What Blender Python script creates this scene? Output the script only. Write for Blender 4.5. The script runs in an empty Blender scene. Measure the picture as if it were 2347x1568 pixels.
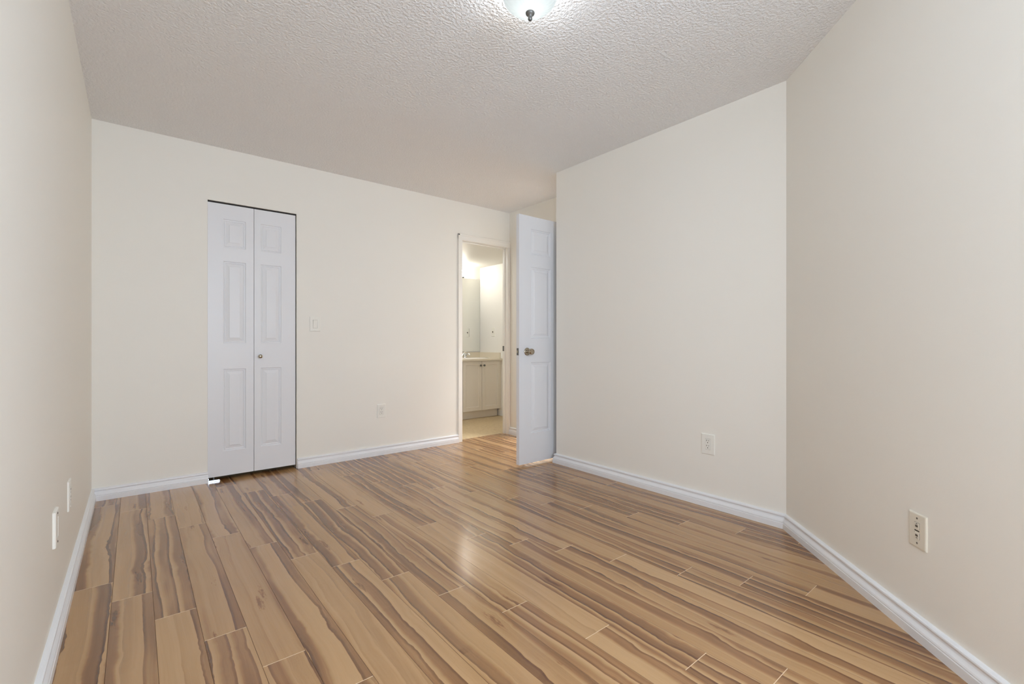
import bpy, bmesh, math, random
from mathutils import Vector, Matrix
random.seed(7)
C = bpy.context.scene.collection
S = bpy.context.scene
PI = math.pi

# ------------------------------------------------------------------ camera, world, lights, exposure
CAM_H = 1.016
cd = bpy.data.cameras.new('camera'); cam = bpy.data.objects.new('camera', cd); C.objects.link(cam)
cd.sensor_width = 36.0; cd.lens = 1058.7 / 2347 * 36.0; cd.clip_start = 0.02; cd.clip_end = 60
cam.location = (0, 0, CAM_H); cam.rotation_euler = (PI / 2, 0, -math.radians(39.23))
S.camera = cam

w = bpy.data.worlds.new('overcast_sky'); S.world = w; w.use_nodes = True
bg = w.node_tree.nodes['Background']; bg.inputs[0].default_value = (0.80, 0.89, 1.0, 1); bg.inputs[1].default_value = 1.0

def area(name, loc, rot, sx, sy, power, col):
    l = bpy.data.lights.new(name, 'AREA'); l.shape = 'RECTANGLE'; l.size = sx; l.size_y = sy; l.energy = power; l.color = col
    o = bpy.data.objects.new(name, l); C.objects.link(o); o.location = loc; o.rotation_euler = rot
    return o
def point(name, loc, power, col, r):
    l = bpy.data.lights.new(name, 'POINT'); l.energy = power; l.color = col; l.shadow_soft_size = r
    o = bpy.data.objects.new(name, l); C.objects.link(o); o.location = loc
    return o
# daylight through the rear window, plus an added side source to brighten the slanted wall
XL_ = -0.214
area('window_daylight', (0.76, -1.40, 1.52), (PI / 2, 0, 0), 1.15, 1.35, 93, (0.715, 0.835, 1.0))
area('side_fill_light', (XL_ - 0.19, -0.74, 1.52), (PI / 2, 0, -PI / 2), 0.85, 1.25, 33, (0.715, 0.835, 1.0))
# bedroom ceiling lamp bulb (inside the glass bowl), hallway lamp
LX, LY = 1.233, 1.395
point('ceiling_lamp_light', (LX, LY, 2.4175), 5.2, (0.90, 0.95, 1.0), 0.012)
area('hallway_lamp_light', (3.47, 3.34, 2.40), (0, 0, 0), 0.2, 0.3, 54, (0.92, 0.95, 1.0))
area('bathroom_fill_light', (2.65, 4.75, 2.08), (0, 0, 0), 0.3, 0.3, 6, (0.86, 0.93, 1.0))  # added fill hidden left of the doorway; no fixture belongs to it

vs = S.view_settings
vs.view_transform = 'Standard'; vs.look = 'None'; vs.gamma = 1.0; vs.use_curve_mapping = False; vs.exposure = 0.12
cy = S.cycles
cy.max_bounces = 14; cy.diffuse_bounces = 9; cy.glossy_bounces = 5; cy.transmission_bounces = 6; cy.transparent_max_bounces = 10
cy.sample_clamp_indirect = 6; cy.caustics_reflective = False; cy.caustics_refractive = False
cy.use_denoising = True; cy.use_adaptive_sampling = True; cy.adaptive_threshold = 0.015

# ------------------------------------------------------------------ materials
def srgb(r, g, b):
    f = lambda c: (c / 12.92 if c <= 0.04045 else ((c + 0.055) / 1.055) ** 2.4)
    return (f(r / 255), f(g / 255), f(b / 255), 1)
def mat(name, col, rough=0.5, metal=0.0, spec=0.5, bump=None):
    m = bpy.data.materials.new(name); m.use_nodes = True
    nt = m.node_tree; b = nt.nodes['Principled BSDF']
    b.inputs['Base Color'].default_value = col; b.inputs['Roughness'].default_value = rough
    b.inputs['Metallic'].default_value = metal; b.inputs['Specular IOR Level'].default_value = spec
    if bump:
        sc, dist, strength, detail = bump
        tc = nt.nodes.new('ShaderNodeTexCoord'); n = nt.nodes.new('ShaderNodeTexNoise'); bp = nt.nodes.new('ShaderNodeBump')
        n.inputs['Scale'].default_value = sc; n.inputs['Detail'].default_value = detail
        bp.inputs['Distance'].default_value = dist; bp.inputs['Strength'].default_value = strength
        nt.links.new(tc.outputs['Object'], n.inputs['Vector']); nt.links.new(n.outputs['Fac'], bp.inputs['Height'])
        nt.links.new(bp.outputs['Normal'], b.inputs['Normal'])
    return m
def emit(name, col, strength):
    m = bpy.data.materials.new(name); m.use_nodes = True
    b = m.node_tree.nodes['Principled BSDF']
    b.inputs['Base Color'].default_value = (0.8, 0.8, 0.8, 1)
    b.inputs['Emission Color'].default_value = col; b.inputs['Emission Strength'].default_value = strength
    return m
M = {}
M['wall'] = mat('cream_wall_paint', srgb(236, 233, 225), 0.55, spec=0.3, bump=(160, 0.0012, 0.15, 3))
M['wall_white'] = mat('bathroom_wall_paint', srgb(238, 236, 231), 0.5, spec=0.3)
M['trim'] = mat('white_trim_paint', srgb(231, 232, 234), 0.32, spec=0.4)
M['casing'] = mat('cream_white_casing_paint', srgb(236, 233, 226), 0.35, spec=0.4)
M['door'] = mat('white_door_paint', srgb(228, 229, 232), 0.38, spec=0.4)
M['plate'] = mat('white_plastic', srgb(236, 234, 226), 0.35)
M['ivory'] = mat('ivory_plastic', srgb(226, 220, 205), 0.35)
M['dark'] = mat('dark_recess', srgb(40, 36, 32), 0.7)
M['gap'] = mat('painted_gap_shade', srgb(150, 145, 134), 0.6)  # recess floor
M['screw'] = mat('steel_screw', srgb(120, 115, 105), 0.4, 0.7)
M['nickel'] = mat('satin_nickel', srgb(178, 168, 150), 0.18, 1.0)
M['pewter'] = mat('brushed_pewter', srgb(112, 111, 108), 0.4, 0.6)
M['chrome'] = mat('chrome', srgb(225, 225, 225), 0.06, 1.0)
M['steel'] = mat('bright_steel', srgb(215, 220, 228), 0.2, 1.0)
M['mirror'] = mat('mirror_silver', (0.90, 0.91, 0.88, 1), 0.0, 1.0)
M['cabinet'] = mat('off_white_cabinet', srgb(222, 215, 204), 0.4)
M['counter'] = mat('beige_laminate', srgb(222, 213, 195), 0.3)
M['sink'] = mat('white_porcelain', srgb(242, 236, 228), 0.12)
M['bulb'] = emit('lit_bulb', (1.0, 0.95, 0.84, 1), 58)

def ceiling_mat():
    m = bpy.data.materials.new('stippled_ceiling_paint'); m.use_nodes = True
    nt = m.node_tree; b = nt.nodes['Principled BSDF']
    b.inputs['Base Color'].default_value = srgb(236, 236, 236); b.inputs['Roughness'].default_value = 0.8
    b.inputs['Specular IOR Level'].default_value = 0.2
    tc = nt.nodes.new('ShaderNodeTexCoord')
    n = nt.nodes.new('ShaderNodeTexNoise'); n.inputs['Scale'].default_value = 75; n.inputs['Detail'].default_value = 3; n.inputs['Roughness'].default_value = 0.55
    r = nt.nodes.new('ShaderNodeValToRGB'); r.color_ramp.elements[0].position = 0.40; r.color_ramp.elements[1].position = 0.62
    bp = nt.nodes.new('ShaderNodeBump'); bp.inputs['Distance'].default_value = 0.006; bp.inputs['Strength'].default_value = 0.55
    nt.links.new(tc.outputs['Object'], n.inputs['Vector']); nt.links.new(n.outputs['Fac'], r.inputs['Fac'])
    nt.links.new(r.outputs['Color'], bp.inputs['Height']); nt.links.new(bp.outputs['Normal'], b.inputs['Normal'])
    return m
M['ceiling'] = ceiling_mat()

def vinyl_mat():
    m = bpy.data.materials.new('tan_sheet_vinyl'); m.use_nodes = True
    nt = m.node_tree; b = nt.nodes['Principled BSDF']; b.inputs['Roughness'].default_value = 0.35
    tc = nt.nodes.new('ShaderNodeTexCoord')
    n = nt.nodes.new('ShaderNodeTexNoise'); n.inputs['Scale'].default_value = 28; n.inputs['Detail'].default_value = 6
    r = nt.nodes.new('ShaderNodeValToRGB')
    r.color_ramp.elements[0].position = 0.3; r.color_ramp.elements[0].color = srgb(190, 166, 126)
    r.color_ramp.elements[1].position = 0.7; r.color_ramp.elements[1].color = srgb(208, 188, 152)
    nt.links.new(tc.outputs['Object'], n.inputs['Vector']); nt.links.new(n.outputs['Fac'], r.inputs['Fac']); nt.links.new(r.outputs['Color'], b.inputs['Base Color'])
    return m
M['vinyl'] = vinyl_mat()

def glass_pane_mat():
    m = bpy.data.materials.new('window_glass'); m.use_nodes = True
    nt = m.node_tree; nt.nodes.remove(nt.nodes['Principled BSDF']); out = nt.nodes['Material Output']
    t = nt.nodes.new('ShaderNodeBsdfTransparent'); g = nt.nodes.new('ShaderNodeBsdfGlossy'); g.inputs['Roughness'].default_value = 0.02
    mx = nt.nodes.new('ShaderNodeMixShader'); mx.inputs[0].default_value = 0.06
    nt.links.new(t.outputs[0], mx.inputs[1]); nt.links.new(g.outputs[0], mx.inputs[2]); nt.links.new(mx.outputs[0], out.inputs[0])
    return m
M['pane'] = glass_pane_mat()

def bowl_mat():   # frosted, ribbed glass
    m = bpy.data.materials.new('frosted_ribbed_glass'); m.use_nodes = True
    nt = m.node_tree; b = nt.nodes['Principled BSDF']; out = nt.nodes['Material Output']
    b.inputs['Base Color'].default_value = (0.34, 0.37, 0.35, 1); b.inputs['Roughness'].default_value = 0.12
    tl = nt.nodes.new('ShaderNodeBsdfTranslucent'); tl.inputs[0].default_value = (0.080, 0.083, 0.080, 1)
    m1 = nt.nodes.new('ShaderNodeMixShader'); m1.inputs[0].default_value = 0.5
    nt.links.new(tl.outputs[0], m1.inputs[1]); nt.links.new(b.outputs[0], m1.inputs[2]); nt.links.new(m1.outputs[0], out.inputs[0])
    return m
M['bowl'] = bowl_mat()

def laminate_mat():
    m = bpy.data.materials.new('wood_laminate'); m.use_nodes = True
    nt = m.node_tree; N = nt.nodes; L = nt.links; b = N['Principled BSDF']
    def node(t, **k):
        n = N.new(t)
        for a, v in k.items(): setattr(n, a, v)
        return n
    def math_(op, a, bb=None, c=None):
        n = node('ShaderNodeMath', operation=op)
        for i, v in enumerate((a, bb, c)):
            if v is None: continue
            if hasattr(v, 'is_output'): L.new(v, n.inputs[i])
            else: n.inputs[i].default_value = v
        return n.outputs[0]
    def comb(x, y, z):
        n = node('ShaderNodeCombineXYZ')
        for i, v in enumerate((x, y, z)):
            if hasattr(v, 'is_output'): L.new(v, n.inputs[i])
            else: n.inputs[i].default_value = v
        return n.outputs[0]
    def noise(vec, scale, detail=2, rough=0.5):
        n = node('ShaderNodeTexNoise'); n.inputs['Scale'].default_value = scale; n.inputs['Detail'].default_value = detail; n.inputs['Roughness'].default_value = rough
        L.new(vec, n.inputs['Vector']); return n.outputs['Fac']
    def mapr(v, a, bb, c, d, smooth=True):
        n = node('ShaderNodeMapRange'); n.interpolation_type = 'SMOOTHSTEP' if smooth else 'LINEAR'
        L.new(v, n.inputs[0])
        for i, q in enumerate((a, bb, c, d)): n.inputs[i + 1].default_value = q
        return n.outputs[0]
    def ramp(v, stops):
        n = node('ShaderNodeValToRGB'); cr = n.color_ramp
        while len(cr.elements) < len(stops): cr.elements.new(0.5)
        for e, (p, c) in zip(cr.elements, stops): e.position = p; e.color = c
        L.new(v, n.inputs[0]); return n.outputs[0]
    def mix(fac, a, bb, mode='MIX'):
        n = node('ShaderNodeMix', data_type='RGBA', blend_type=mode)
        for i, v in ((0, fac), (6, a), (7, bb)):
            if hasattr(v, 'is_output'): L.new(v, n.inputs[i])
            else: n.inputs[i].default_value = v
        return n.outputs[2]
    uv = node('ShaderNodeUVMap', uv_map='plank'); sx = node('ShaderNodeSeparateXYZ'); L.new(uv.outputs[0], sx.inputs[0])
    u, v = sx.outputs[0], sx.outputs[1]
    at = node('ShaderNodeAttribute', attribute_name='seed'); sc = node('ShaderNodeSeparateColor'); L.new(at.outputs['Color'], sc.inputs[0])
    s1, s2, s3 = sc.outputs[0], sc.outputs[1], sc.outputs[2]
    o1 = math_('MULTIPLY', s1, 37.0)
    # slow wander of the figure along the board plus knuckled waves
    n1 = noise(comb(math_('MULTIPLY', u, 3.0), math_('MULTIPLY', v, 1.5), o1), 1.0, 1)
    n2 = noise(comb(math_('MULTIPLY', u, 6.0), math_('MULTIPLY', v, 6.0), math_('ADD', o1, 9.0)), 1.0, 3, 0.6)
    km = noise(comb(math_('MULTIPLY', u, 9.0), math_('MULTIPLY', v, 2.6), math_('ADD', o1, 21.0)), 1.0, 1)
    kink = mapr(km, 0.42, 0.68, 0.008, 0.055)
    wand = math_('ADD', math_('MULTIPLY', math_('SUBTRACT', n1, 0.5), 0.062), math_('MULTIPLY', math_('SUBTRACT', n2, 0.5), kink))
    uu = math_('ADD', u, wand)
    k = math_('ADD', math_('MULTIPLY', uu, 18.5), math_('MULTIPLY', s2, 20.0))
    cell = math_('FLOOR', k); fr = math_('FRACT', k)
    wn = node('ShaderNodeTexWhiteNoise', noise_dimensions='2D'); L.new(comb(cell, math_('MULTIPLY', s3, 91.0), 0.0), wn.inputs['Vector'])
    wsep = node('ShaderNodeSeparateColor'); L.new(wn.outputs['Color'], wsep.inputs[0])
    # heartwood: a crisp dark edge fading into tan
    edge = math_('MULTIPLY', mapr(fr, 0.0, 0.05, 0.0, 1.0), mapr(fr, 0.06, 0.24, 1.0, 0.0))
    body = math_('MULTIPLY', mapr(fr, 0.0, 0.03, 0.0, 1.0), mapr(fr, 0.55, 1.0, 1.0, 0.0))
    amp = mapr(wsep.outputs[0], 0.20, 0.66, 0.05, 1.0)
    nb = noise(comb(math_('MULTIPLY', u, 10.0), math_('MULTIPLY', v, 1.3), math_('ADD', o1, 3.0)), 1.0, 2)
    amp2 = math_('MULTIPLY', amp, mapr(nb, 0.3, 0.6, 0.45, 1.0))
    tone = math_('ADD', math_('MULTIPLY', body, 0.50), math_('MULTIPLY', edge, 0.42))
    tone = math_('MULTIPLY', tone, amp2)
    # grain streaks and growth-ring lines
    g1 = noise(comb(math_('MULTIPLY', uu, 230.0), math_('MULTIPLY', v, 5.0), o1), 1.0, 3, 0.6)
    g2 = noise(comb(math_('MULTIPLY', uu, 55.0), math_('MULTIPLY', v, 1.6), math_('ADD', o1, 5.0)), 1.0, 2)
    tone = math_('ADD', tone, math_('MULTIPLY', math_('SUBTRACT', g1, 0.5), 0.16))
    tone = math_('ADD', tone, math_('MULTIPLY', math_('SUBTRACT', g2, 0.5), 0.22))
    # dark flecks and knots
    vo = node('ShaderNodeTexVoronoi'); vo.inputs['Scale'].default_value = 1.0
    L.new(comb(math_('MULTIPLY', uu, 13.0), math_('MULTIPLY', v, 1.9), o1), vo.inputs['Vector'])
    kn = noise(comb(math_('MULTIPLY', u, 150.0), math_('MULTIPLY', v, 26.0), o1), 1.0, 4, 0.7)
    knot = mapr(math_('ADD', vo.outputs['Distance'], math_('MULTIPLY', math_('SUBTRACT', kn, 0.5), 0.45)), 0.02, 0.17, 0.42, 0.0)
    tone = math_('ADD', tone, math_('MULTIPLY', knot, 0.9))
    tone = math_('ADD', tone, math_('MULTIPLY', math_('SUBTRACT', s1, 0.5), 0.16))
    tone = math_('ADD', tone, 0.10)
    col = ramp(tone, [(0.0, srgb(184, 146, 102)), (0.18, srgb(172, 133, 89)), (0.42, srgb(141, 99, 60)), (0.68, srgb(114, 75, 42)), (1.0, srgb(88, 53, 27))])
    L.new(col, b.inputs['Base Color'])
    b.inputs['Roughness'].default_value = 0.30
    b.inputs['Specular IOR Level'].default_value = 0.72
    b.inputs['Coat Weight'].default_value = 0.30; b.inputs['Coat Roughness'].default_value = 0.17
    rr = mapr(g1, 0.2, 0.8, 0.18, 0.25, False); L.new(rr, b.inputs['Roughness'])
    bp = node('ShaderNodeBump'); bp.inputs['Distance'].default_value = 0.0006; bp.inputs['Strength'].default_value = 0.25
    L.new(g1, bp.inputs['Height']); L.new(bp.outputs['Normal'], b.inputs['Normal'])
    return m
M['laminate'] = laminate_mat()
M['groove'] = mat('plank_groove', srgb(120, 88, 60), 0.5)
M['joint'] = mat('plank_end_painted_highlight', srgb(214, 186, 152), 0.35)  # pale tone paints the highlight along the board-end bevels

# ------------------------------------------------------------------ mesh helpers
def link(name, bm, m, parent=None, smooth=False, loc=None):
    bmesh.ops.recalc_face_normals(bm, faces=bm.faces)
    me = bpy.data.meshes.new(name); bm.to_mesh(me); bm.free()
    for x in (m if isinstance(m, (list, tuple)) else [m]): me.materials.append(x)
    o = bpy.data.objects.new(name, me); C.objects.link(o)
    if parent: o.parent = parent
    if loc: o.location = loc
    if smooth:
        me.polygons.foreach_set('use_smooth', [True] * len(me.polygons))
        if hasattr(me, 'set_sharp_from_angle'): me.set_sharp_from_angle(angle=math.radians(40))
    return o
def box(bm, x0, x1, y0, y1, z0, z1):
    v = [bm.verts.new((x, y, z)) for x in (x0, x1) for y in (y0, y1) for z in (z0, z1)]
    for f in ((0, 1, 3, 2), (4, 6, 7, 5), (0, 4, 5, 1), (2, 3, 7, 6), (0, 2, 6, 4), (1, 5, 7, 3)):
        bm.faces.new([v[i] for i in f])
def prism(bm, pts, z0, z1):
    a = [bm.verts.new((x, y, z0)) for x, y in pts]; b = [bm.verts.new((x, y, z1)) for x, y in pts]
    bm.faces.new(a[::-1]); bm.faces.new(b)
    n = len(pts)
    for i in range(n): bm.faces.new((a[i], a[(i + 1) % n], b[(i + 1) % n], b[i]))
def cbox(bm, x0, x1, y0, y1, z0, z1, c):
    """box with its edges eased: for panels, plates, boards"""
    t = bmesh.new(); box(t, x0, x1, y0, y1, z0, z1)
    bmesh.ops.bevel(t, geom=t.edges[:] + t.verts[:], offset=c, segments=2, affect='EDGES', profile=0.6)
    me = bpy.data.meshes.new('tmp'); t.to_mesh(me); t.free(); bm.from_mesh(me); bpy.data.meshes.remove(me)
def lathe(bm, prof, n=32, mtx=None, ripple=None):
    """prof: (radius, height) pairs turned around +z"""
    rings = []
    for r, h in prof:
        if r < 1e-6:
            rings.append([bm.verts.new((0, 0, h))])
        else:
            ring = []
            for i in range(n):
                a = 2 * PI * i / n
                q = r * (1 + (ripple(a, r, h) if ripple else 0))
                ring.append(bm.verts.new((q * math.cos(a), q * math.sin(a), h)))
            rings.append(ring)
    new = [v for r in rings for v in r]
    for A, B in zip(rings, rings[1:]):
        if len(A) == 1 and len(B) == 1: continue
        for i in range(n):
            j = (i + 1) % n
            if len(A) == 1: bm.faces.new((A[0], B[i], B[j]))
            elif len(B) == 1: bm.faces.new((A[i], A[j], B[0]))
            else: bm.faces.new((A[i], A[j], B[j], B[i]))
    if mtx is not None: bmesh.ops.transform(bm, matrix=mtx, verts=new)
def tube(bm, pts, rad, n=12):
    rings = []
    for i, p in enumerate(pts):
        p = Vector(p); d = (Vector(pts[min(i + 1, len(pts) - 1)]) - Vector(pts[max(i - 1, 0)])).normalized()
        a = d.orthogonal().normalized() if not rings else None
        if rings: a = (prev - d * prev.dot(d)).normalized()
        prev = a; bb = d.cross(a); r = rad[i] if isinstance(rad, (list, tuple)) else rad
        rings.append([bm.verts.new(p + (a * math.cos(2 * PI * k / n) + bb * math.sin(2 * PI * k / n)) * r) for k in range(n)])
    for A, B in zip(rings, rings[1:]):
        for k in range(n): bm.faces.new((A[k], A[(k + 1) % n], B[(k + 1) % n], B[k]))
    bm.faces.new(rings[0][::-1]); bm.faces.new(rings[-1])
def struct(o, label, cat):
    o['kind'] = 'structure'; o['label'] = label; o['category'] = cat; return o
def thing(name, label, cat, loc=(0, 0, 0), rz=0.0, group=None):
    o = bpy.data.objects.new(name, None); C.objects.link(o); o.empty_display_size = 0.05
    o.location = loc; o.rotation_euler = (0, 0, rz); o['label'] = label; o['category'] = cat
    if group: o['group'] = group
    return o
FACE_Y = Matrix.Rotation(PI / 2, 4, 'X')      # lathe axis +z  ->  -y (out of a surface that faces -y)

# ------------------------------------------------------------------ the shell
XL, YB, CZ = -0.214, 3.975, 2.44
XR, YC = 2.748, 1.004            # right wall, and where the slanted wall meets it
YE, XE = 2.776, 3.211            # end of the right wall, and the entry wall in the alcove
YR, XS, YS = -1.30, 1.395, -0.349
WB = 0.085                        # thickness of the closet / bathroom wall
BZ, BX0, BX1, BY = 2.095, 2.10, 3.909, 5.53

# floor: every board a strip of one surface
def floor():
    bm = bmesh.new(); uvl = bm.loops.layers.uv.new('plank'); sl = bm.loops.layers.float_color.new('seed')
    W, Ln, x0 = 0.1265, 1.223, -0.197
    J = {0: 2.58, 1: 2.383, 2: 2.13, 3: 1.875, 4: 1.61, 5: 1.356, 6: 1.10, 7: 2.125, 8: 1.874, 9: 1.618, 10: 1.366, 11: 1.065,
         12: 0.768, 13: 0.571, 14: 1.60, 15: 1.368, 16: 1.102, 17: 0.892}
    yA, yZ = -1.42, YB + WB - 0.002
    g, dpt = 0.0007, 0.0010
    for k in range(-2, 38):
        xa = x0 + W * k; xb = xa + W
        j = J.get(k, 1.2 - 0.2555 * (k - 16)) % Ln
        ys = [yA] + [j + Ln * i for i in range(-3, 5) if yA + 0.02 < j + Ln * i < yZ - 0.02] + [yZ]
        for ya, yb in zip(ys, ys[1:]):
            seed = (random.random(), random.random(), random.random(), 1)
            flip = random.random() < 0.5; off = random.random() * 3
            e = 0.0011
            P = [(xa, ya, -dpt), (xb, ya, -dpt), (xb, yb, -dpt), (xa, yb, -dpt)]
            Q = [(xa + g, ya + e, 0), (xb - g, ya + e, 0), (xb - g, yb - e, 0), (xa + g, yb - e, 0)]
            p = [bm.verts.new(c) for c in P]; q = [bm.verts.new(c) for c in Q]
            fs = [bm.faces.new(q)]
            for i in range(4):
                f = bm.faces.new((p[i], p[(i + 1) % 4], q[(i + 1) % 4], q[i])); f.material_index = 2 if i in (0, 2) else 1; fs.append(f)
            for f in fs:
                for l in f.loops:
                    c = l.vert.co; uu = c.x - xa; vv = c.y - ya + off
                    if flip: uu = W - uu
                    l[uvl].uv = (uu, vv); l[sl] = seed
    box(bm, -0.45, 4.75, -1.42, yZ, -0.06, -dpt - 0.0002)
    o = link('floor', bm, [M['laminate'], M['groove'], M['joint']])
    for f in o.data.polygons:
        if f.normal.z > 0.99 and f.center.z < -dpt: f.material_index = 1
    return o
struct(floor(), 'wood laminate plank floor with wavy brown grain', 'floor')
bm = bmesh.new(); box(bm, 2.0, 4.02, YB + WB, BY + 0.1, -0.06, -0.001)
struct(link('floor_bathroom', bm, M['vinyl']), 'tan sheet vinyl floor seen through the bathroom doorway', 'floor')
bm = bmesh.new(); box(bm, -0.45, 4.75, -1.45, YB + WB, CZ, CZ + 0.12)
struct(link('ceiling', bm, M['ceiling']), 'pale grey stippled ceiling', 'ceiling')
bm = bmesh.new(); box(bm, 2.0, 4.02, YB + WB, BY + 0.1, BZ, BZ + 0.12)
struct(link('ceiling_bathroom', bm, M['wall_white']), 'lower white ceiling of the bathroom', 'ceiling')

VY0, VY1 = -1.18, -0.30
bm = bmesh.new()
for y0, y1, z0, z1 in ((YR - 0.12, VY0, 0, CZ), (VY0, VY1, 0, 0.86), (VY0, VY1, 2.16, CZ), (VY1, YB, 0, CZ)):
    box(bm, XL - 0.12, XL, y0, y1, z0, z1)
struct(link('wall_left', bm, M['wall']), 'cream wall along the left edge, with two low plates', 'wall')

CX0, CX1, CTOP = 0.405, 1.008, 2.046            # closet opening
DX0, DX1, DTOP = 2.587, 3.180, 2.052            # bathroom door opening (clear)
bm = bmesh.new()
for x0, x1, z0, z1 in ((XL - 0.12, CX0, 0, CZ), (CX0, CX1, CTOP, CZ), (CX1, DX0 - 0.018, 0, CZ), (DX0 - 0.018, DX1 + 0.018, DTOP + 0.018, CZ), (DX1 + 0.018, 4.75, 0, CZ)):
    box(bm, x0, x1, YB, YB + WB, z0, z1)
struct(link('wall_back', bm, M['wall']), 'cream far wall holding the closet door and bathroom doorway', 'wall')
bm = bmesh.new(); t = 0.10
prism(bm, [(XR, YC), (XR + t, YC - 0.04), (XR + t, YE - t), (XE, YE - t), (XE, YE), (XR, YE)], 0, CZ)
struct(link('wall_right', bm, M['wall']), 'cream wall with one low outlet, ending at the open door', 'wall')
bm = bmesh.new(); prism(bm, [(XR, YC), (XS, YS), (XS + 0.07, YS - 0.07), (XR + t, YC - 0.04)], 0, CZ)
struct(link('wall_slanted', bm, M['wall']), 'slanted cream wall along the right edge, with a jack plate', 'wall')
bm = bmesh.new(); box(bm, XS, XS + t, YR - 0.12, YS, 0, CZ)
struct(link('wall_window_side', bm, M['wall']), 'short cream wall beside the window', 'wall')
# rear wall with the bedroom window
WX0, WX1, WZ0, WZ1 = 0.20, 1.33, 0.86, 2.16
bm = bmesh.new()
for x0, x1, z0, z1 in ((XL, WX0, 0, CZ), (WX1, XS, 0, CZ), (WX0, WX1, 0, WZ0), (WX0, WX1, WZ1, CZ)):
    box(bm, x0, x1, YR - 0.12, YR, z0, z1)
struct(link('wall_rear', bm, M['wall']), 'cream wall with the bedroom window', 'wall')
bm = bmesh.new()
for x0, x1, z0, z1 in ((WX0, WX0 + 0.05, WZ0, WZ1), (WX1 - 0.05, WX1, WZ0, WZ1), (WX0 + 0.05, WX1 - 0.05, WZ0, WZ0 + 0.05), (WX0 + 0.05, WX1 - 0.05, WZ1 - 0.05, WZ1),
                       ((WX0 + WX1) / 2 - 0.02, (WX0 + WX1) / 2 + 0.02, WZ0 + 0.05, WZ1 - 0.05)):
    cbox(bm, x0, x1, YR - 0.085, YR - 0.035, z0, z1, 0.004)
win = struct(link('window_1', bm, M['trim']), 'white framed bedroom window', 'window')
for a, b in ((WX0 + 0.05, (WX0 + WX1) / 2 - 0.02), ((WX0 + WX1) / 2 + 0.02, WX1 - 0.05)):
    bm = bmesh.new(); box(bm, a, b, YR - 0.063, YR - 0.057, WZ0 + 0.05, WZ1 - 0.05); link('pane', bm, M['pane'], win)

bm = bmesh.new()  # added window, unseen, put in to bring fill onto the slanted wall
for y0, y1, z0, z1 in ((VY0, VY0 + 0.05, 0.86, 2.16), (VY1 - 0.05, VY1, 0.86, 2.16), (VY0 + 0.05, VY1 - 0.05, 0.86, 0.91), (VY0 + 0.05, VY1 - 0.05, 2.11, 2.16)):
    cbox(bm, XL - 0.085, XL - 0.035, y0, y1, z0, z1, 0.004)
win = struct(link('fill_window', bm, M['trim']), 'added white framed window in the left wall, out of view, for fill light', 'window')
bm = bmesh.new(); box(bm, XL - 0.063, XL - 0.057, VY0 + 0.05, VY1 - 0.05, 0.91, 2.11); link('pane', bm, M['pane'], win)

# entry wall in the alcove, with the doorway the open door belongs to, and the hallway behind it
EY0, EY1, ETOP = 2.888, 3.700, 2.068
bm = bmesh.new()
for y0, y1, z0, z1 in ((YE - t, EY0 - 0.018, 0, CZ), (EY0 - 0.018, EY1 + 0.018, ETOP + 0.018, CZ), (EY1 + 0.018, YB, 0, CZ)):
    box(bm, XE, XE + 0.1, y0, y1, z0, z1)
struct(link('wall_entry', bm, M['wall']), 'narrow cream wall in the alcove beside the bathroom doorway', 'wall')
bm = bmesh.new(); box(bm, 4.60, 4.70, 2.2, YB, 0, CZ); box(bm, XE + 0.1, 4.6, 2.2, 2.3, 0, CZ)
struct(link('wall_hallway', bm, M['wall']), 'cream hallway wall beyond the bedroom doorway', 'wall')
# closet shell behind the folding door
bm = bmesh.new()
box(bm, CX0 - 0.3, CX0 - 0.22, YB + WB, 4.7, 0, CZ); box(bm, CX1 + 0.3, CX1 + 0.38, YB + WB, 4.7, 0, CZ); box(bm, CX0 - 0.3, CX1 + 0.38, 4.7, 4.78, 0, CZ)
box(bm, CX0 - 0.3, CX1 + 0.38, YB + WB, 4.7, CZ, CZ + 0.1)
struct(link('wall_closet', bm, M['wall']), 'inside wall of the closet behind the folding door', 'wall')
bm = bmesh.new(); box(bm, CX0 - 0.3, CX1 + 0.38, YB + WB, 4.78, -0.06, -0.001)
struct(link('floor_closet', bm, M['vinyl']), 'closet floor behind the folding door', 'floor')
# bathroom walls
bm = bmesh.new(); box(bm, BX1, BX1 + 0.1, YB + WB, BY + 0.1, 0, CZ)
struct(link('wall_bathroom_right', bm, M['wall_white']), 'white bathroom side wall with a toggle switch', 'wall')
bm = bmesh.new(); box(bm, BX0, BX1, BY, BY + 0.1, 0, CZ)
struct(link('wall_bathroom_back', bm, M['wall_white']), 'white bathroom wall behind the mirror', 'wall')
bm = bmesh.new(); box(bm, BX0 - 0.1, BX0, YB + WB, BY + 0.1, 0, CZ)
struct(link('wall_bathroom_left', bm, M['wall_white']), 'white bathroom wall to the left, out of view', 'wall')

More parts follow.
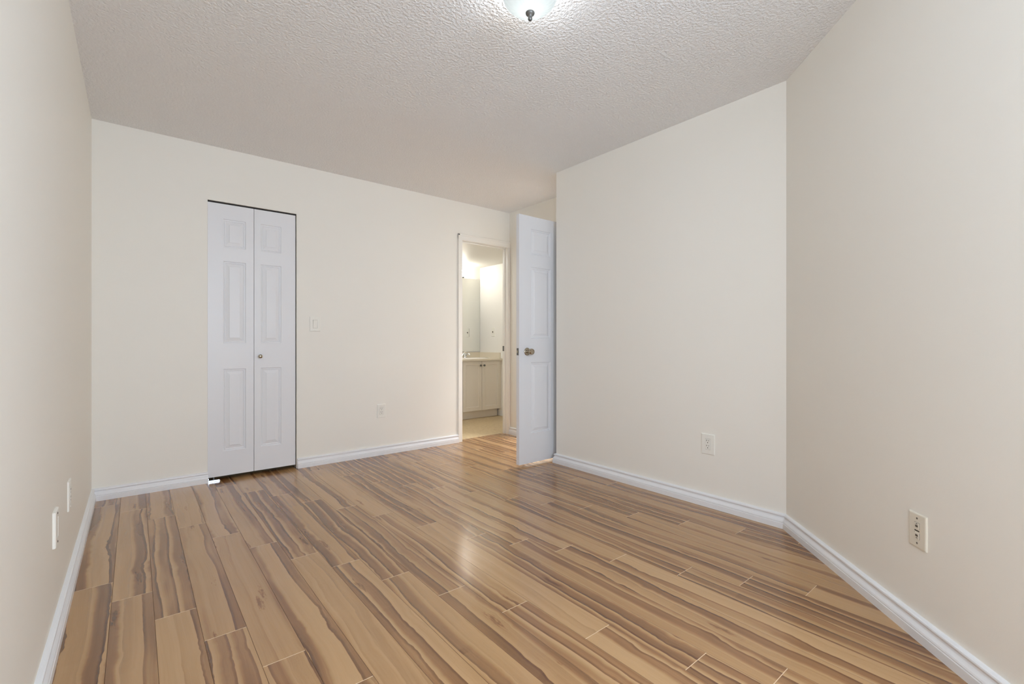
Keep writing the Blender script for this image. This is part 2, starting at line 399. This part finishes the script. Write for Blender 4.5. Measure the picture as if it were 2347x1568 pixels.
# ------------------------------------------------------------------ baseboards
PROF = [(0.023, 0.0), (0.023, 0.0295), (0.0205, 0.0315), (0.0205, 0.0335), (0.0225, 0.0360), (0.0205, 0.042), (0.0165, 0.048), (0.0125, 0.0535),
        (0.0105, 0.059), (0.0110, 0.0625), (0.0155, 0.0655), (0.0165, 0.0690), (0.0155, 0.0735), (0.0115, 0.0765), (0.004, 0.0785), (0.0, 0.0790)]
def baseboard(name, label, p0, p1, n_prev=None, n_next=None):
    p0, p1 = Vector(p0), Vector(p1); d = (p1 - p0).normalized(); n = Vector((-d.y, d.x))
    def off(nb):
        if nb is None: return n
        nb = Vector(nb); return (n + nb) / (1 + n.dot(nb))
    m0, m1 = off(n_prev), off(n_next)
    bm = bmesh.new()
    P = PROF + [(0.0, 0.0)]
    a = [bm.verts.new((*(p0 + m0 * q), z)) for q, z in P]; b = [bm.verts.new((*(p1 + m1 * q), z)) for q, z in P]
    for i in range(len(P)):
        j = (i + 1) % len(P); bm.faces.new((a[i], a[j], b[j], b[i]))
    bm.faces.new(a[::-1]); bm.faces.new(b)
    return struct(link(name, bm, M['trim']), label, 'baseboard')
r2 = math.sqrt(0.5)
NL, NB, NR, ND, NE = (1, 0), (0, -1), (-1, 0), (-r2, r2), (-1, 0)
baseboard('baseboard_slanted', 'white baseboard along the slanted right wall', (XS, YS), (XR, YC), NR, NR)
baseboard('baseboard_right', 'white baseboard along the right wall below the outlet', (XR, YC), (XR, YE), ND, (0, 1))
baseboard('baseboard_return', 'short white baseboard behind the open door', (XR, YE), (XE, YE), NR, NE)
baseboard('baseboard_entry', 'short white baseboard between the open door and the bathroom doorway', (XE, EY1 + 0.075), (XE, YB - 0.0), None, None)
baseboard('baseboard_back_right', 'white baseboard between the closet and the bathroom doorway', (DX0 - 0.052, YB), (CX1 + 0.004, YB), None, None)
baseboard('baseboard_back_left', 'short white baseboard left of the closet', (CX0 + 0.004, YB), (XL, YB), None, NL)
baseboard('baseboard_left', 'white baseboard along the left wall', (XL, YB), (XL, YR), NB, (0, 1))
baseboard('baseboard_rear', 'white baseboard under the window', (XL, YR), (XS, YR), NL, NR)
baseboard('baseboard_window_side', 'white baseboard on the short wall beside the window', (XS, YR), (XS, YS), (0, 1), ND)
bm = bmesh.new(); cbox(bm, BX1 - 0.012, BX1, YB + WB + 0.12, 5.085, 0, 0.075, 0.003)
struct(link('baseboard_bathroom', bm, M['trim']), 'white baseboard on the bathroom side wall', 'baseboard')

# ------------------------------------------------------------------ bathroom door frame and entry door frame
def part(name, m, parent, *boxes, c=0.002, smooth=False):
    bm = bmesh.new()
    for b in boxes: cbox(bm, *b, c)
    return link(name, bm, m, parent, smooth)
tr = struct(thing('trim_1', 'white door frame around the bathroom doorway', 'door frame', (DX0, YB, 0)), 'white door frame around the bathroom doorway', 'door frame')
def rel(b, o): return (b[0] - o[0], b[1] - o[0], b[2] - o[1], b[3] - o[1], b[4], b[5])
O1 = (DX0, YB)
W1 = 0.052
part('casing', M['casing'], tr, rel((DX0 - W1, DX0 - 0.004, YB - 0.013, YB, 0, DTOP + 0.064), O1), rel((DX0 - W1, DX0 - W1 + 0.020, YB - 0.0155, YB - 0.011, 0, DTOP + 0.064), O1), c=0.003)
part('casing', M['casing'], tr, rel((DX1 + 0.004, XE - 0.001, YB - 0.013, YB, 0, DTOP + 0.004), O1), c=0.003)
part('head_casing', M['casing'], tr, rel((DX0 - W1, XE - 0.001, YB - 0.0128, YB, DTOP + 0.004, DTOP + 0.064), O1), rel((DX0 - W1, XE - 0.001, YB - 0.0155, YB - 0.011, DTOP + 0.046, DTOP + 0.064), O1), c=0.003)
part('jamb', M['casing'], tr, rel((DX0 - 0.017, DX0, YB - 0.004, YB + WB, 0, DTOP), O1))
jr = part('jamb', M['casing'], tr, rel((DX1, DX1 + 0.017, YB - 0.004, YB + WB, 0, DTOP), O1))
part('head_jamb', M['casing'], tr, rel((DX0 - 0.017, DX1 + 0.017, YB - 0.004, YB + WB, DTOP, DTOP + 0.017), O1))
part('door_stop', M['casing'], tr, rel((DX1 - 0.010, DX1, YB + 0.040, YB + 0.068, 0, DTOP), O1))
part('door_stop', M['casing'], tr, rel((DX0, DX0 + 0.010, YB + 0.040, YB + 0.068, 0, DTOP), O1))
part('door_stop', M['casing'], tr, rel((DX0 + 0.01, DX1 - 0.01, YB + 0.040, YB + 0.068, DTOP - 0.010, DTOP), O1))
sp = part('strike_plate', M['pewter'], tr, rel((DX1 - 0.0125, DX1 - 0.009, YB + 0.046, YB + 0.0705, 0.915, 0.972), O1), c=0.0005); sp['label'] = 'steel strike plate'

tr = struct(thing('trim_2', 'white frame of the bedroom doorway behind the open door', 'door frame', (XE, EY0, 0)), 'white frame of the bedroom doorway behind the open door', 'door frame')
O2 = (XE, EY0)
part('casing', M['trim'], tr, rel((XE - 0.013, XE, EY1 + 0.004, EY1 + 0.06, 0, ETOP + 0.06), O2))
part('casing', M['trim'], tr, rel((XE - 0.013, XE, EY0 - 0.06, EY0 - 0.004, 0, ETOP + 0.06), O2))
part('head_casing', M['trim'], tr, rel((XE - 0.013, XE, EY0 - 0.004, EY1 + 0.004, ETOP + 0.004, ETOP + 0.06), O2))
part('jamb', M['trim'], tr, rel((XE - 0.003, XE + 0.103, EY1, EY1 + 0.017, 0, ETOP), O2))
part('jamb', M['trim'], tr, rel((XE - 0.003, XE + 0.103, EY0 - 0.017, EY0, 0, ETOP), O2))
part('head_jamb', M['trim'], tr, rel((XE - 0.003, XE + 0.103, EY0 - 0.017, EY1 + 0.017, ETOP, ETOP + 0.017), O2))

# ------------------------------------------------------------------ panelled doors
MOULD = [(0.0, 0.0), (0.004, 0.0055), (0.0085, 0.0060), (0.0105, 0.0035), (0.0135, 0.0035), (0.0155, 0.0065), (0.0185, 0.0070), (0.0375, 0.0020), (0.0400, 0.0004), (0.0415, 0.0)]
def panelled(bm, wd, ht, th, cols, rows, back=False):
    """door leaf from x 0..wd, z 0..ht, front at y=0 facing -y, moulded panels pressed into the skin"""
    xs = sorted({0.0, wd} | {c for p in cols for c in p}); zs = sorted({0.0, ht} | {r for p in rows for r in p})
    def skin(y, s):
        for i in range(len(xs) - 1):
            for j in range(len(zs) - 1):
                x0, x1, z0, z1 = xs[i], xs[i + 1], zs[j], zs[j + 1]
                if (x0, x1) in cols and (z0, z1) in rows:
                    prev = None
                    for ins, dep in MOULD:
                        q = [bm.verts.new((x, y + s * dep, z)) for x, z in ((x0 + ins, z0 + ins), (x1 - ins, z0 + ins), (x1 - ins, z1 - ins), (x0 + ins, z1 - ins))]
                        if prev:
                            for k in range(4): bm.faces.new((prev[k], prev[(k + 1) % 4], q[(k + 1) % 4], q[k]))
                        prev = q
                    bm.faces.new(prev)
                else:
                    bm.faces.new([bm.verts.new((x, y, z)) for x, z in ((x0, z0), (x1, z0), (x1, z1), (x0, z1))])
    skin(0.0, 1)
    if back: skin(th, -1)
    else: bm.faces.new([bm.verts.new((x, th, z)) for x, z in ((0, 0), (0, ht), (wd, ht), (wd, 0))])
    for a, b in (((0, 0), (wd, 0)), ((wd, 0), (wd, ht)), ((wd, ht), (0, ht)), ((0, ht), (0, 0))):
        bm.faces.new([bm.verts.new((a[0], 0, a[1])), bm.verts.new((b[0], 0, b[1])), bm.verts.new((b[0], th, b[1])), bm.verts.new((a[0], th, a[1]))])
    bmesh.ops.remove_doubles(bm, verts=bm.verts, dist=1e-5)

FZ = 0.030
ROWS = [(0.210 - FZ, 0.816 - FZ), (1.007 - FZ, 1.613 - FZ), (1.715 - FZ, 1.924 - FZ)]
d1 = struct(thing('door_1', 'white panelled folding closet door in the far wall', 'door', (CX0, YB, 0)), 'white panelled folding closet door in the far wall', 'door')
YD = 0.006
bm = bmesh.new(); panelled(bm, 0.2955, 2.003, 0.030, [(0.096, 0.243)], ROWS); link('door_leaf', bm, M['door'], d1, loc=(0.003, YD, FZ))
bm = bmesh.new(); panelled(bm, 0.2935, 2.003, 0.030, [(0.044, 0.190)], ROWS); lf = link('door_leaf', bm, M['door'], d1, loc=(0.3015, YD, FZ))
bm = bmesh.new(); lathe(bm, [(0, 0), (0.008, 0), (0.0075, 0.003), (0.0055, 0.007), (0.006, 0.012), (0.011, 0.016), (0.0145, 0.021), (0.0140, 0.025), (0.009, 0.0285), (0, 0.0295)], 24, FACE_Y)
kb = link('knob', bm, M['nickel'], lf, True, (0.0395, 0.0, 0.906 - FZ)); kb['label'] = 'small round nickel knob'
part('track', M['dark'], d1, (0.001, CX1 - CX0 - 0.001, 0.012, 0.040, 2.038, 2.0455), c=0.0005)
bm = bmesh.new(); cbox(bm, 0.004, 0.078, -0.004, 0.032, 0.0, 0.006, 0.0008); cbox(bm, 0.004, 0.009, -0.004, 0.032, 0.004, 0.026, 0.0008)
cbox(bm, 0.004, 0.075, -0.0045, -0.0025, 0.001, 0.011, 0.0004)
pb = link('pivot_bracket', bm, M['steel'], d1); pb['label'] = 'bright steel floor bracket'
bm = bmesh.new(); lathe(bm, [(0, 0), (0.006, 0), (0.006, 0.026), (0, 0.026)], 12); pv = link('pivot_pin', bm, M['pewter'], pb, True, (0.040, 0.014, 0.005))
part('jamb', M['wall'], d1, (0.0001, 0.002, 0.001, WB, 0, 2.046), c=0.0002)

# open bedroom door: hinged on the entry wall, standing parallel to the far wall
LX0, LY0, LZ0, LH, LWD = 2.401, 2.850, 0.020, 2.032, 0.800
d2 = struct(thing('door_2', 'white six-panel bedroom door standing open beside the bathroom doorway', 'door', (LX0, LY0, 0)), 'white six-panel bedroom door standing open beside the bathroom doorway', 'door')
R2 = [(0.262 - LZ0, 0.847 - LZ0), (1.045 - LZ0, 1.634 - LZ0), (1.738 - LZ0, 1.948 - LZ0)]
bm = bmesh.new(); panelled(bm, LWD, LH, 0.035, [(0.127, 0.350), (0.450, 0.673)], R2, back=True)
leaf = link('door_leaf', bm, M['door'], d2, loc=(0, 0, LZ0))
bm = bmesh.new(); lathe(bm, [(0, 0), (0.0325, 0), (0.0325, 0.002), (0.0310, 0.005), (0.027, 0.0075), (0.020, 0.0085), (0.016, 0.010), (0.0150, 0.014), (0.012, 0.016), (0, 0.016)], 40, FACE_Y)
ro = link('rosette', bm, M['nickel'], d2, True, (0.086, 0.0, 0.937)); ro['label'] = 'round nickel rosette'
for s in (-1, 1):
    bm = bmesh.new(); lathe(bm, [(0, 0), (0.003, 0), (0.0025, 0.0015), (0, 0.0015)], 12, FACE_Y); link('screw', bm, M['dark'], ro, True, (0, -0.0074, s * 0.0215))
bm = bmesh.new(); lathe(bm, [(0, 0), (0.012, 0), (0.0115, 0.016), (0.0125, 0.020), (0.019, 0.024), (0.0245, 0.031), (0.0262, 0.040), (0.0250, 0.049), (0.0205, 0.0555), (0.018, 0.0555), (0.017, 0.0535), (0.010, 0.0550), (0, 0.0552)], 40, FACE_Y)
dk = link('knob', bm, M['nickel'], d2, True, (0.086, -0.012, 0.937)); dk['label'] = 'round nickel door knob'
bm = bmesh.new(); lathe(bm, [(0, 0), (0.0325, 0), (0.0310, 0.005), (0.016, 0.010), (0.012, 0.030), (0.019, 0.036), (0.0262, 0.052), (0.0205, 0.067), (0, 0.067)], 32, Matrix.Rotation(-PI / 2, 4, 'X'))
link('knob', bm, M['nickel'], d2, True, (0.086, 0.035, 0.937))
part('latch_plate', M['pewter'], d2, (-0.0015, 0.001, 0.006, 0.029, 0.908, 0.966), c=0.0005)
lp = part('latch_bolt', M['nickel'], d2, (-0.006, 0.001, 0.011, 0.024, 0.927, 0.948), c=0.002)
for z in (0.22, 1.02, 1.82):
    bm = bmesh.new(); lathe(bm, [(0, 0), (0.006, 0), (0.006, 0.09), (0, 0.09)], 12); link('hinge', bm, M['nickel'], d2, True, (LWD + 0.0035, 0.036, z))

# ------------------------------------------------------------------ wall plates: local frame, facing -y, centred on the origin
def plate_mesh(bm, wd, ht, th, hole=None, ease=0.0045):
    hx, hz = wd / 2, ht / 2
    loops = [(0.0, 0.0), (0.0, -th * 0.55), (ease * 0.30, -th * 0.85), (ease, -th)]
    prev = None
    for ins, y in loops:
        q = [bm.verts.new((x, y, z)) for x, z in ((-hx + ins, -hz + ins), (hx - ins, -hz + ins), (hx - ins, hz - ins), (-hx + ins, hz - ins))]
        if prev:
            for k in range(4): bm.faces.new((prev[k], prev[(k + 1) % 4], q[(k + 1) % 4], q[k]))
        prev = q
    if hole:
        a, b = hole
        q = [bm.verts.new((x, -th, z)) for x, z in ((-a, -b), (a, -b), (a, b), (-a, b))]
        r = [bm.verts.new((x, -th + 0.0035, z)) for x, z in ((-a, -b), (a, -b), (a, b), (-a, b))]
        for A, B in ((prev, q), (q, r)):
            for k in range(4): bm.faces.new((A[k], A[(k + 1) % 4], B[(k + 1) % 4], B[k]))
        bm.faces.new(r).material_index = 1
    else: bm.faces.new(prev)
def add_plate(root, wd, ht, th, hole, m): 
    bm = bmesh.new(); plate_mesh(bm, wd, ht, th, hole); return link('wall_plate', bm, [m, M['gap']], root)
def add_screws(root, zs, th, m, r=0.0032):
    for z in zs:
        bm = bmesh.new(); lathe(bm, [(0, 0), (r, 0), (r * 0.8, 0.0011), (0, 0.0012)], 14, FACE_Y); s = link('screw', bm, m, root, True, (0, -th, z))
def slots(bm, z):   # one three-pin outlet: two blades and a round earth
    box(bm, -0.0078, -0.0052, -0.0004, 0.002, z + 0.0015, z + 0.0098); box(bm, 0.0052, 0.0076, -0.0004, 0.002, z + 0.0022, z + 0.0090)
    lathe(bm, [(0, -0.002), (0.0028, -0.002), (0.0028, 0.0004), (0, 0.0004)], 14, Matrix.Translation((0, 0, z - 0.0075)) @ FACE_Y)
def decora_outlet(label, loc, rz, m, group=None, screws=True, wd=0.080, ht=0.121):
    t_ = thing('outlet', label, 'outlet', loc, rz, group); th = 0.0062
    add_plate(t_, wd, ht, th, (0.0172, 0.0342), m)
    bm = bmesh.new(); cbox(bm, -0.0160, 0.0160, -th - 0.0012, -th + 0.0040, -0.0328, 0.0328, 0.0008); rc = link('receptacle', bm, m, t_)
    for z in (0.0175, -0.0140):
        bm = bmesh.new(); slots(bm, z); link('socket', bm, M['dark'], rc, False, (0, -th - 0.0012, 0))
    if screws: add_screws(t_, (0.0485, -0.0485), th, m)
    return t_
PW = []
sw = thing('light_switch', 'white rocker light switch on the far wall right of the closet door', 'light switch', (1.150, YB, 1.164))
add_plate(sw, 0.082, 0.120, 0.0060, (0.0180, 0.0345), M['plate'])
bm = bmesh.new(); v = [bm.verts.new(c) for c in ((-0.0162, -0.0052, -0.033), (0.0162, -0.0052, -0.033), (0.0162, -0.0105, 0.033), (-0.0162, -0.0105, 0.033), (-0.0162, -0.0022, -0.033), (0.0162, -0.0022, -0.033), (0.0162, -0.0022, 0.033), (-0.0162, -0.0022, 0.033))]
for f in ((0, 1, 2, 3), (4, 7, 6, 5), (0, 4, 5, 1), (1, 5, 6, 2), (2, 6, 7, 3), (3, 7, 4, 0)): bm.faces.new([v[i] for i in f])
link('rocker', bm, M['plate'], sw)
add_screws(sw, (0.0485, -0.0485), 0.006, M['plate'])
decora_outlet('white duplex outlet low on the far wall between closet and bathroom doorway', (1.723, YB, 0.395), 0, M['plate'])
decora_outlet('white duplex outlet low on the right wall next to the slanted wall', (XR, 1.446, 0.384), -PI / 2, M['plate'], wd=0.084, ht=0.125)
decora_outlet('thin white outlet cover on the left wall, nearer the closet corner', (XL, 2.652, 0.381), PI / 2, M['plate'])

# left wall, nearer plate: blank insert with two dark screws
t_ = thing('cable_plate', 'white cover plate with dark screws on the left wall, nearer the camera', 'wall plate', (XL, 2.212, 0.381), PI / 2)
add_plate(t_, 0.080, 0.121, 0.0090, (0.0172, 0.0342), M['plate'])
bm = bmesh.new(); cbox(bm, -0.016, 0.016, -0.0080, -0.0050, -0.033, 0.033, 0.0008); link('insert', bm, M['plate'], t_)
add_screws(t_, (0.0485, -0.0485), 0.009, M['dark'], 0.004)

# slanted wall: plate with two square jacks and a dark slot between them
th = 0.0062
t_ = thing('jack_plate', 'ivory plate with two square jacks on the slanted right wall', 'wall plate', (2.0895, 2.0895 - (XR - YC), 0.3665), -0.75 * PI)
add_plate(t_, 0.0765, 0.118, th, None, M['ivory'])
for z, s in ((0.0170, 1), (-0.0170, -1)):
    bm = bmesh.new()
    for a, b, c, d in ((-0.0112, -0.0102, -0.0115, 0.0115), (0.0102, 0.0112, -0.0115, 0.0115), (-0.0102, 0.0102, 0.0105 if s > 0 else -0.0115, 0.0115 if s > 0 else -0.0105)):
        box(bm, a, b, -th - 0.0004, -th + 0.001, z + c, z + d)
    link('outline', bm, M['screw'], t_)
    bm = bmesh.new(); cbox(bm, -0.0098, 0.0098, -th - 0.0016, -th + 0.001, z - 0.0110, z + 0.0098, 0.0006); jk = link('jack', bm, M['ivory'], t_)
    bm = bmesh.new(); box(bm, -0.0055, 0.0055, -0.0003, 0.001, -0.0035, 0.0035); link('port', bm, M['screw'], jk, False, (0, -th - 0.0016, z - s * 0.001))
    bm = bmesh.new(); box(bm, -0.0028, 0.0028, -0.0004, 0.001, -0.0010, 0.0010); link('tab', bm, M['dark'], jk, False, (0, -th - 0.0016, z + s * 0.0072))
bm = bmesh.new(); box(bm, -0.0105, 0.0105, -th - 0.0006, -th + 0.001, -0.0018, 0.0018); link('slot', bm, M['dark'], t_)
add_screws(t_, (0.0425, -0.0425), th, M['screw'], 0.0036)

# alcove wall: thermostat above, switch plate below (half hidden by the open door)
t_ = thing('thermostat', 'small cream thermostat on the narrow alcove wall beside the open door', 'thermostat', (XE, 3.822, 1.472), -PI / 2)
bm = bmesh.new(); cbox(bm, -0.040, 0.040, -0.012, 0.0, -0.056, 0.056, 0.003); link('body', bm, M['plate'], t_)
bm = bmesh.new(); lathe(bm, [(0, 0), (0.019, 0), (0.0185, 0.006), (0.016, 0.008), (0, 0.008)], 28, FACE_Y); dl = link('dial', bm, M['ivory'], t_, True, (0.008, -0.012, 0.022))
bm = bmesh.new(); lathe(bm, [(0.0165, 0.0), (0.0188, 0.0), (0.0188, 0.0012), (0.0165, 0.0012), (0.0165, 0.0)], 28, FACE_Y); link('dial_ring', bm, M['screw'], dl, True, (0, -0.0062, 0))
t_ = thing('light_switch', 'white light switch below the thermostat on the alcove wall', 'light switch', (XE, 3.812, 1.140), -PI / 2)
add_plate(t_, 0.078, 0.118, 0.0060, (0.0180, 0.0345), M['plate'])
bm = bmesh.new(); cbox(bm, -0.0168, 0.0168, -0.0085, -0.0025, -0.033, 0.033, 0.001); link('rocker', bm, M['plate'], t_)

# ------------------------------------------------------------------ ceiling lamp
lm = thing('ceiling_light', 'flush ceiling lamp with a ribbed frosted glass bowl and grey finial', 'ceiling light', (LX, LY, CZ))
bm = bmesh.new(); lathe(bm, [(0, 0), (0.036, 0), (0.040, -0.002), (0.038, -0.007), (0.030, -0.009), (0, -0.009)], 48); link('canopy', bm, M['pewter'], lm, True)
bm = bmesh.new()
R_, B_ = 0.1115, 0.0785
prof = []
for i in range(22):
    a = PI / 2 * i / 21; prof.append((R_ * math.cos(a) if i < 21 else 0.0, -0.020 - B_ * math.sin(a)))
rip = lambda a, r, h: 0.011 * math.sin(30 * a + 26 * (0.115 - r)) * min(1, max(0, (r - 0.022) / 0.03)) 
lathe(bm, prof, 240, None, rip)
bl = link('bowl', bm, M['bowl'], lm, True); bl['label'] = 'ribbed frosted glass bowl'
bm = bmesh.new(); z0 = -0.020 - B_
lathe(bm, [(0, z0 + 0.004), (0.0175, z0 + 0.003), (0.0185, z0 - 0.001), (0.0170, z0 - 0.006), (0.0125, z0 - 0.010), (0.0095, z0 - 0.0135), (0.0085, z0 - 0.016), (0.0080, z0 - 0.018), (0.0088, z0 - 0.0205), (0.0088, z0 - 0.026), (0.006, z0 - 0.0305), (0, z0 - 0.0315)], 32)
fn = link('finial', bm, M['pewter'], lm, True); fn['label'] = 'grey metal finial'

# ------------------------------------------------------------------ bathroom: vanity, worktop, tap, mirror, lamp, switch
VX0, VX1, VY, VYB = 2.66, BX1 - 0.001, 5.020, BY - 0.001
va = thing('vanity_cabinet', 'off-white vanity cabinet with two panelled doors in the bathroom', 'cabinet', (VX0, VY, 0))
def lv(b): return (b[0] - VX0, b[1] - VX0, b[2] - VY, b[3] - VY, b[4], b[5])
part('carcass', M['cabinet'], va, lv((VX0, VX0 + 0.016, VY + 0.019, VYB, 0.105, 0.766)), lv((VX1 - 0.016, VX1, VY + 0.019, VYB, 0.105, 0.766)), lv((VX0 + 0.016, VX1 - 0.016, VY + 0.019, VYB, 0.105, 0.121)), lv((VX0 + 0.016, VX1 - 0.016, VYB - 0.008, VYB, 0.121, 0.766)), lv((VX0 + 0.016, VX1 - 0.016, VY + 0.019, VY + 0.035, 0.70, 0.766)), lv((3.27, 3.286, VY + 0.019, VYB, 0.121, 0.62)), c=0.001)
part('toe_kick', M['cabinet'], va, lv((VX0 + 0.02, VX1 - 0.02, VY + 0.065, VY + 0.085, 0.0, 0.105)), c=0.001)
part('filler_strip', M['cabinet'], va, lv((3.886, VX1, VY + 0.004, VY + 0.019, 0.105, 0.766)), c=0.001)
def shaker(x0, x1, z0, z1):
    bm = bmesh.new(); wd, ht = x1 - x0, z1 - z0
    prev = None
    for ins, y in ((0, 0.019), (0, 0.0015), (0.0015, 0.0), (0.050, 0.0), (0.0555, 0.0055), (0.058, 0.006)):
        q = [bm.verts.new((x, y, z)) for x, z in ((ins, ins), (wd - ins, ins), (wd - ins, ht - ins), (ins, ht - ins))]
        if prev:
            for k in range(4): bm.faces.new((prev[k], prev[(k + 1) % 4], q[(k + 1) % 4], q[k]))
        else: bm.faces.new(q[::-1])
        prev = q
    bm.faces.new(prev)
    return link('door', bm, M['cabinet'], va, False, (x0 - VX0, 0, z0))
for x0, x1, kx in ((2.664, 2.968, 'r'), (2.972, 3.276, 'l'), (3.280, 3.580, 'r'), (3.584, 3.884, 'l')):
    dr = shaker(x0, x1, 0.107, 0.763)
    bm = bmesh.new(); lathe(bm, [(0, 0), (0.007, 0), (0.006, 0.004), (0.0055, 0.010), (0.0125, 0.016), (0.0145, 0.021), (0.0125, 0.026), (0, 0.028)], 20, FACE_Y)
    kb = link('knob', bm, M['pewter'], dr, True, ((x1 - x0 - 0.027) if kx == 'r' else 0.027, 0, 0.5975)); kb['label'] = 'round grey metal knob'

CT0, CT1, CY0 = 0.7665, 0.7900, 4.990
ct = thing('countertop', 'beige laminate bathroom worktop with a white oval sink', 'countertop', (VX0, CY0, CT0))
SXC, SYC, SA, SB = 3.590, 5.225, 0.215, 0.175
bm = bmesh.new()
outer = [(VX0 - 0.02, CY0), (VX1, CY0), (VX1, VYB), (VX0 - 0.02, VYB)]
ell = lambda a, b, n=48: [(SXC + a * math.cos(2 * PI * i / n), SYC + b * math.sin(2 * PI * i / n)) for i in range(n)]
for z in (CT0, CT1):
    edges = []
    for loop in (outer, ell(SA - 0.012, SB - 0.012)):
        vs_ = [bm.verts.new((x - VX0, y - CY0, z - CT0)) for x, y in loop]
        edges += [bm.edges.new((vs_[i], vs_[(i + 1) % len(vs_)])) for i in range(len(vs_))]
    bmesh.ops.triangle_fill(bm, use_beauty=True, edges=edges)
n0 = len(bm.verts)
bm.verts.ensure_lookup_table()
for k, cnt in ((0, 4), (4, 48)):
    for i in range(cnt):
        a, b = bm.verts[k + i], bm.verts[k + (i + 1) % cnt]; c, d = bm.verts[52 + k + i], bm.verts[52 + k + (i + 1) % cnt]
        bm.faces.new((a, b, d, c))
link('worktop', bm, M['counter'], ct)
bm = bmesh.new(); rings = []
for a, b, z in ((SA, SB, 0.0), (SA - 0.002, SB - 0.002, 0.008), (SA - 0.014, SB - 0.014, 0.010), (SA - 0.026, SB - 0.026, 0.006), (SA - 0.035, SB - 0.035, -0.02), (SA - 0.06, SB - 0.055, -0.08), (SA - 0.12, SB - 0.10, -0.12), (0.02, 0.02, -0.13)):
    rings.append([bm.verts.new((x - VX0, y - CY0, CT1 - CT0 + z)) for x, y in ell(a, b)])
for A, B in zip(rings, rings[1:]):
    for i in range(48): bm.faces.new((A[i], A[(i + 1) % 48], B[(i + 1) % 48], B[i]))
bm.faces.new(rings[-1])
sk = link('sink', bm, M['sink'], ct, True); sk['label'] = 'white oval sink'
def lc(b): return (b[0] - VX0, b[1] - VX0, b[2] - CY0, b[3] - CY0, b[4] - CT0, b[5] - CT0)
part('backsplash', M['counter'], ct, lc((VX0 - 0.02, VX1 - 0.019, VYB - 0.018, VYB, CT1, 0.870)), c=0.0015)
part('backsplash', M['counter'], ct, lc((VX1 - 0.018, VX1, 5.035, VYB, CT1, 0.870)), c=0.0015)

fa = thing('faucet', 'chrome single-lever faucet on the bathroom worktop', 'faucet', (3.590, 5.440, CT1))
bm = bmesh.new(); lathe(bm, [(0, 0), (0.030, 0), (0.030, 0.004), (0.026, 0.008), (0.022, 0.030), (0.020, 0.055), (0.016, 0.066), (0, 0.068)], 28); link('body', bm, M['chrome'], fa, True)
bm = bmesh.new(); tube(bm, [(0, 0, 0.030), (0, -0.03, 0.050), (0, -0.065, 0.062), (0, -0.10, 0.060), (0, -0.115, 0.045)], [0.014, 0.013, 0.0115, 0.011, 0.010]); link('spout', bm, M['chrome'], fa, True)
bm = bmesh.new(); tube(bm, [(-0.058, -0.004, 0.018), (-0.040, -0.002, 0.045), (-0.018, 0, 0.074), (0, 0, 0.086), (0.022, -0.003, 0.088), (0.040, -0.006, 0.084)], [0.004, 0.006, 0.008, 0.010, 0.009, 0.006]); link('lever', bm, M['chrome'], fa, True)
bm = bmesh.new(); cbox(bm, -0.075, 0.075, -0.024, 0.024, 0, 0.008, 0.003); link('base_plate', bm, M['chrome'], fa)

mi = thing('mirror', 'frameless bathroom mirror above the worktop', 'mirror', (VX0, BY, 0.885))
bm = bmesh.new(); cbox(bm, 0, BX1 - 0.005 - VX0, -0.006, -0.0005, 0, 1.925 - 0.885, 0.0008); link('glass', bm, M['mirror'], mi)
bm = bmesh.new(); box(bm, 0, BX1 - 0.0005 - VX0, -0.009, -0.0005, -0.011, -0.0005); ch = link('channel', bm, M['chrome'], mi)

vl = thing('vanity_light', 'bathroom light bar with a glowing white bulb above the mirror', 'vanity light', (3.24, BY, 1.945))
bm = bmesh.new(); cbox(bm, -0.42, 0.36, -0.024, -0.0005, -0.012, 0.09, 0.004); link('back_plate', bm, M['chrome'], vl)
for i, x in enumerate((-0.33, -0.02, 0.300)):
    bm = bmesh.new(); tube(bm, [(x, -0.022, 0.02), (x, -0.06, 0.0), (x, -0.095, -0.028)], 0.007); lathe(bm, [(0, -0.034), (0.024, -0.034), (0.026, -0.030), (0.024, -0.020), (0, -0.019)], 24, Matrix.Translation((x, -0.10, 0))); link('holder', bm, M['pewter'], vl, True)
    bm = bmesh.new(); lathe(bm, [(0, -0.0185), (0.021, -0.0185), (0.0215, -0.006), (0.024, 0.006), (0.032, 0.016), (0.038, 0.028), (0.0405, 0.042), (0.038, 0.057), (0.030, 0.071), (0.016, 0.080), (0, 0.0825)], 28, Matrix.Translation((x, -0.10, 0))); bb = link('bulb', bm, M['bulb'], vl, True)
    if i == 2: bb['label'] = 'lit white bulb'

t_ = thing('light_switch', 'white toggle switch on the bathroom side wall above the backsplash', 'light switch', (BX1, 5.205, 1.155), -PI / 2)
add_plate(t_, 0.072, 0.125, 0.0060, None, M['plate'])
bm = bmesh.new(); box(bm, -0.006, 0.006, -0.0066, -0.005, -0.013, 0.013); link('slot', bm, M['screw'], t_)
bm = bmesh.new(); cbox(bm, -0.0045, 0.0045, -0.016, -0.005, -0.002, 0.010, 0.001); link('toggle', bm, M['dark'], t_)
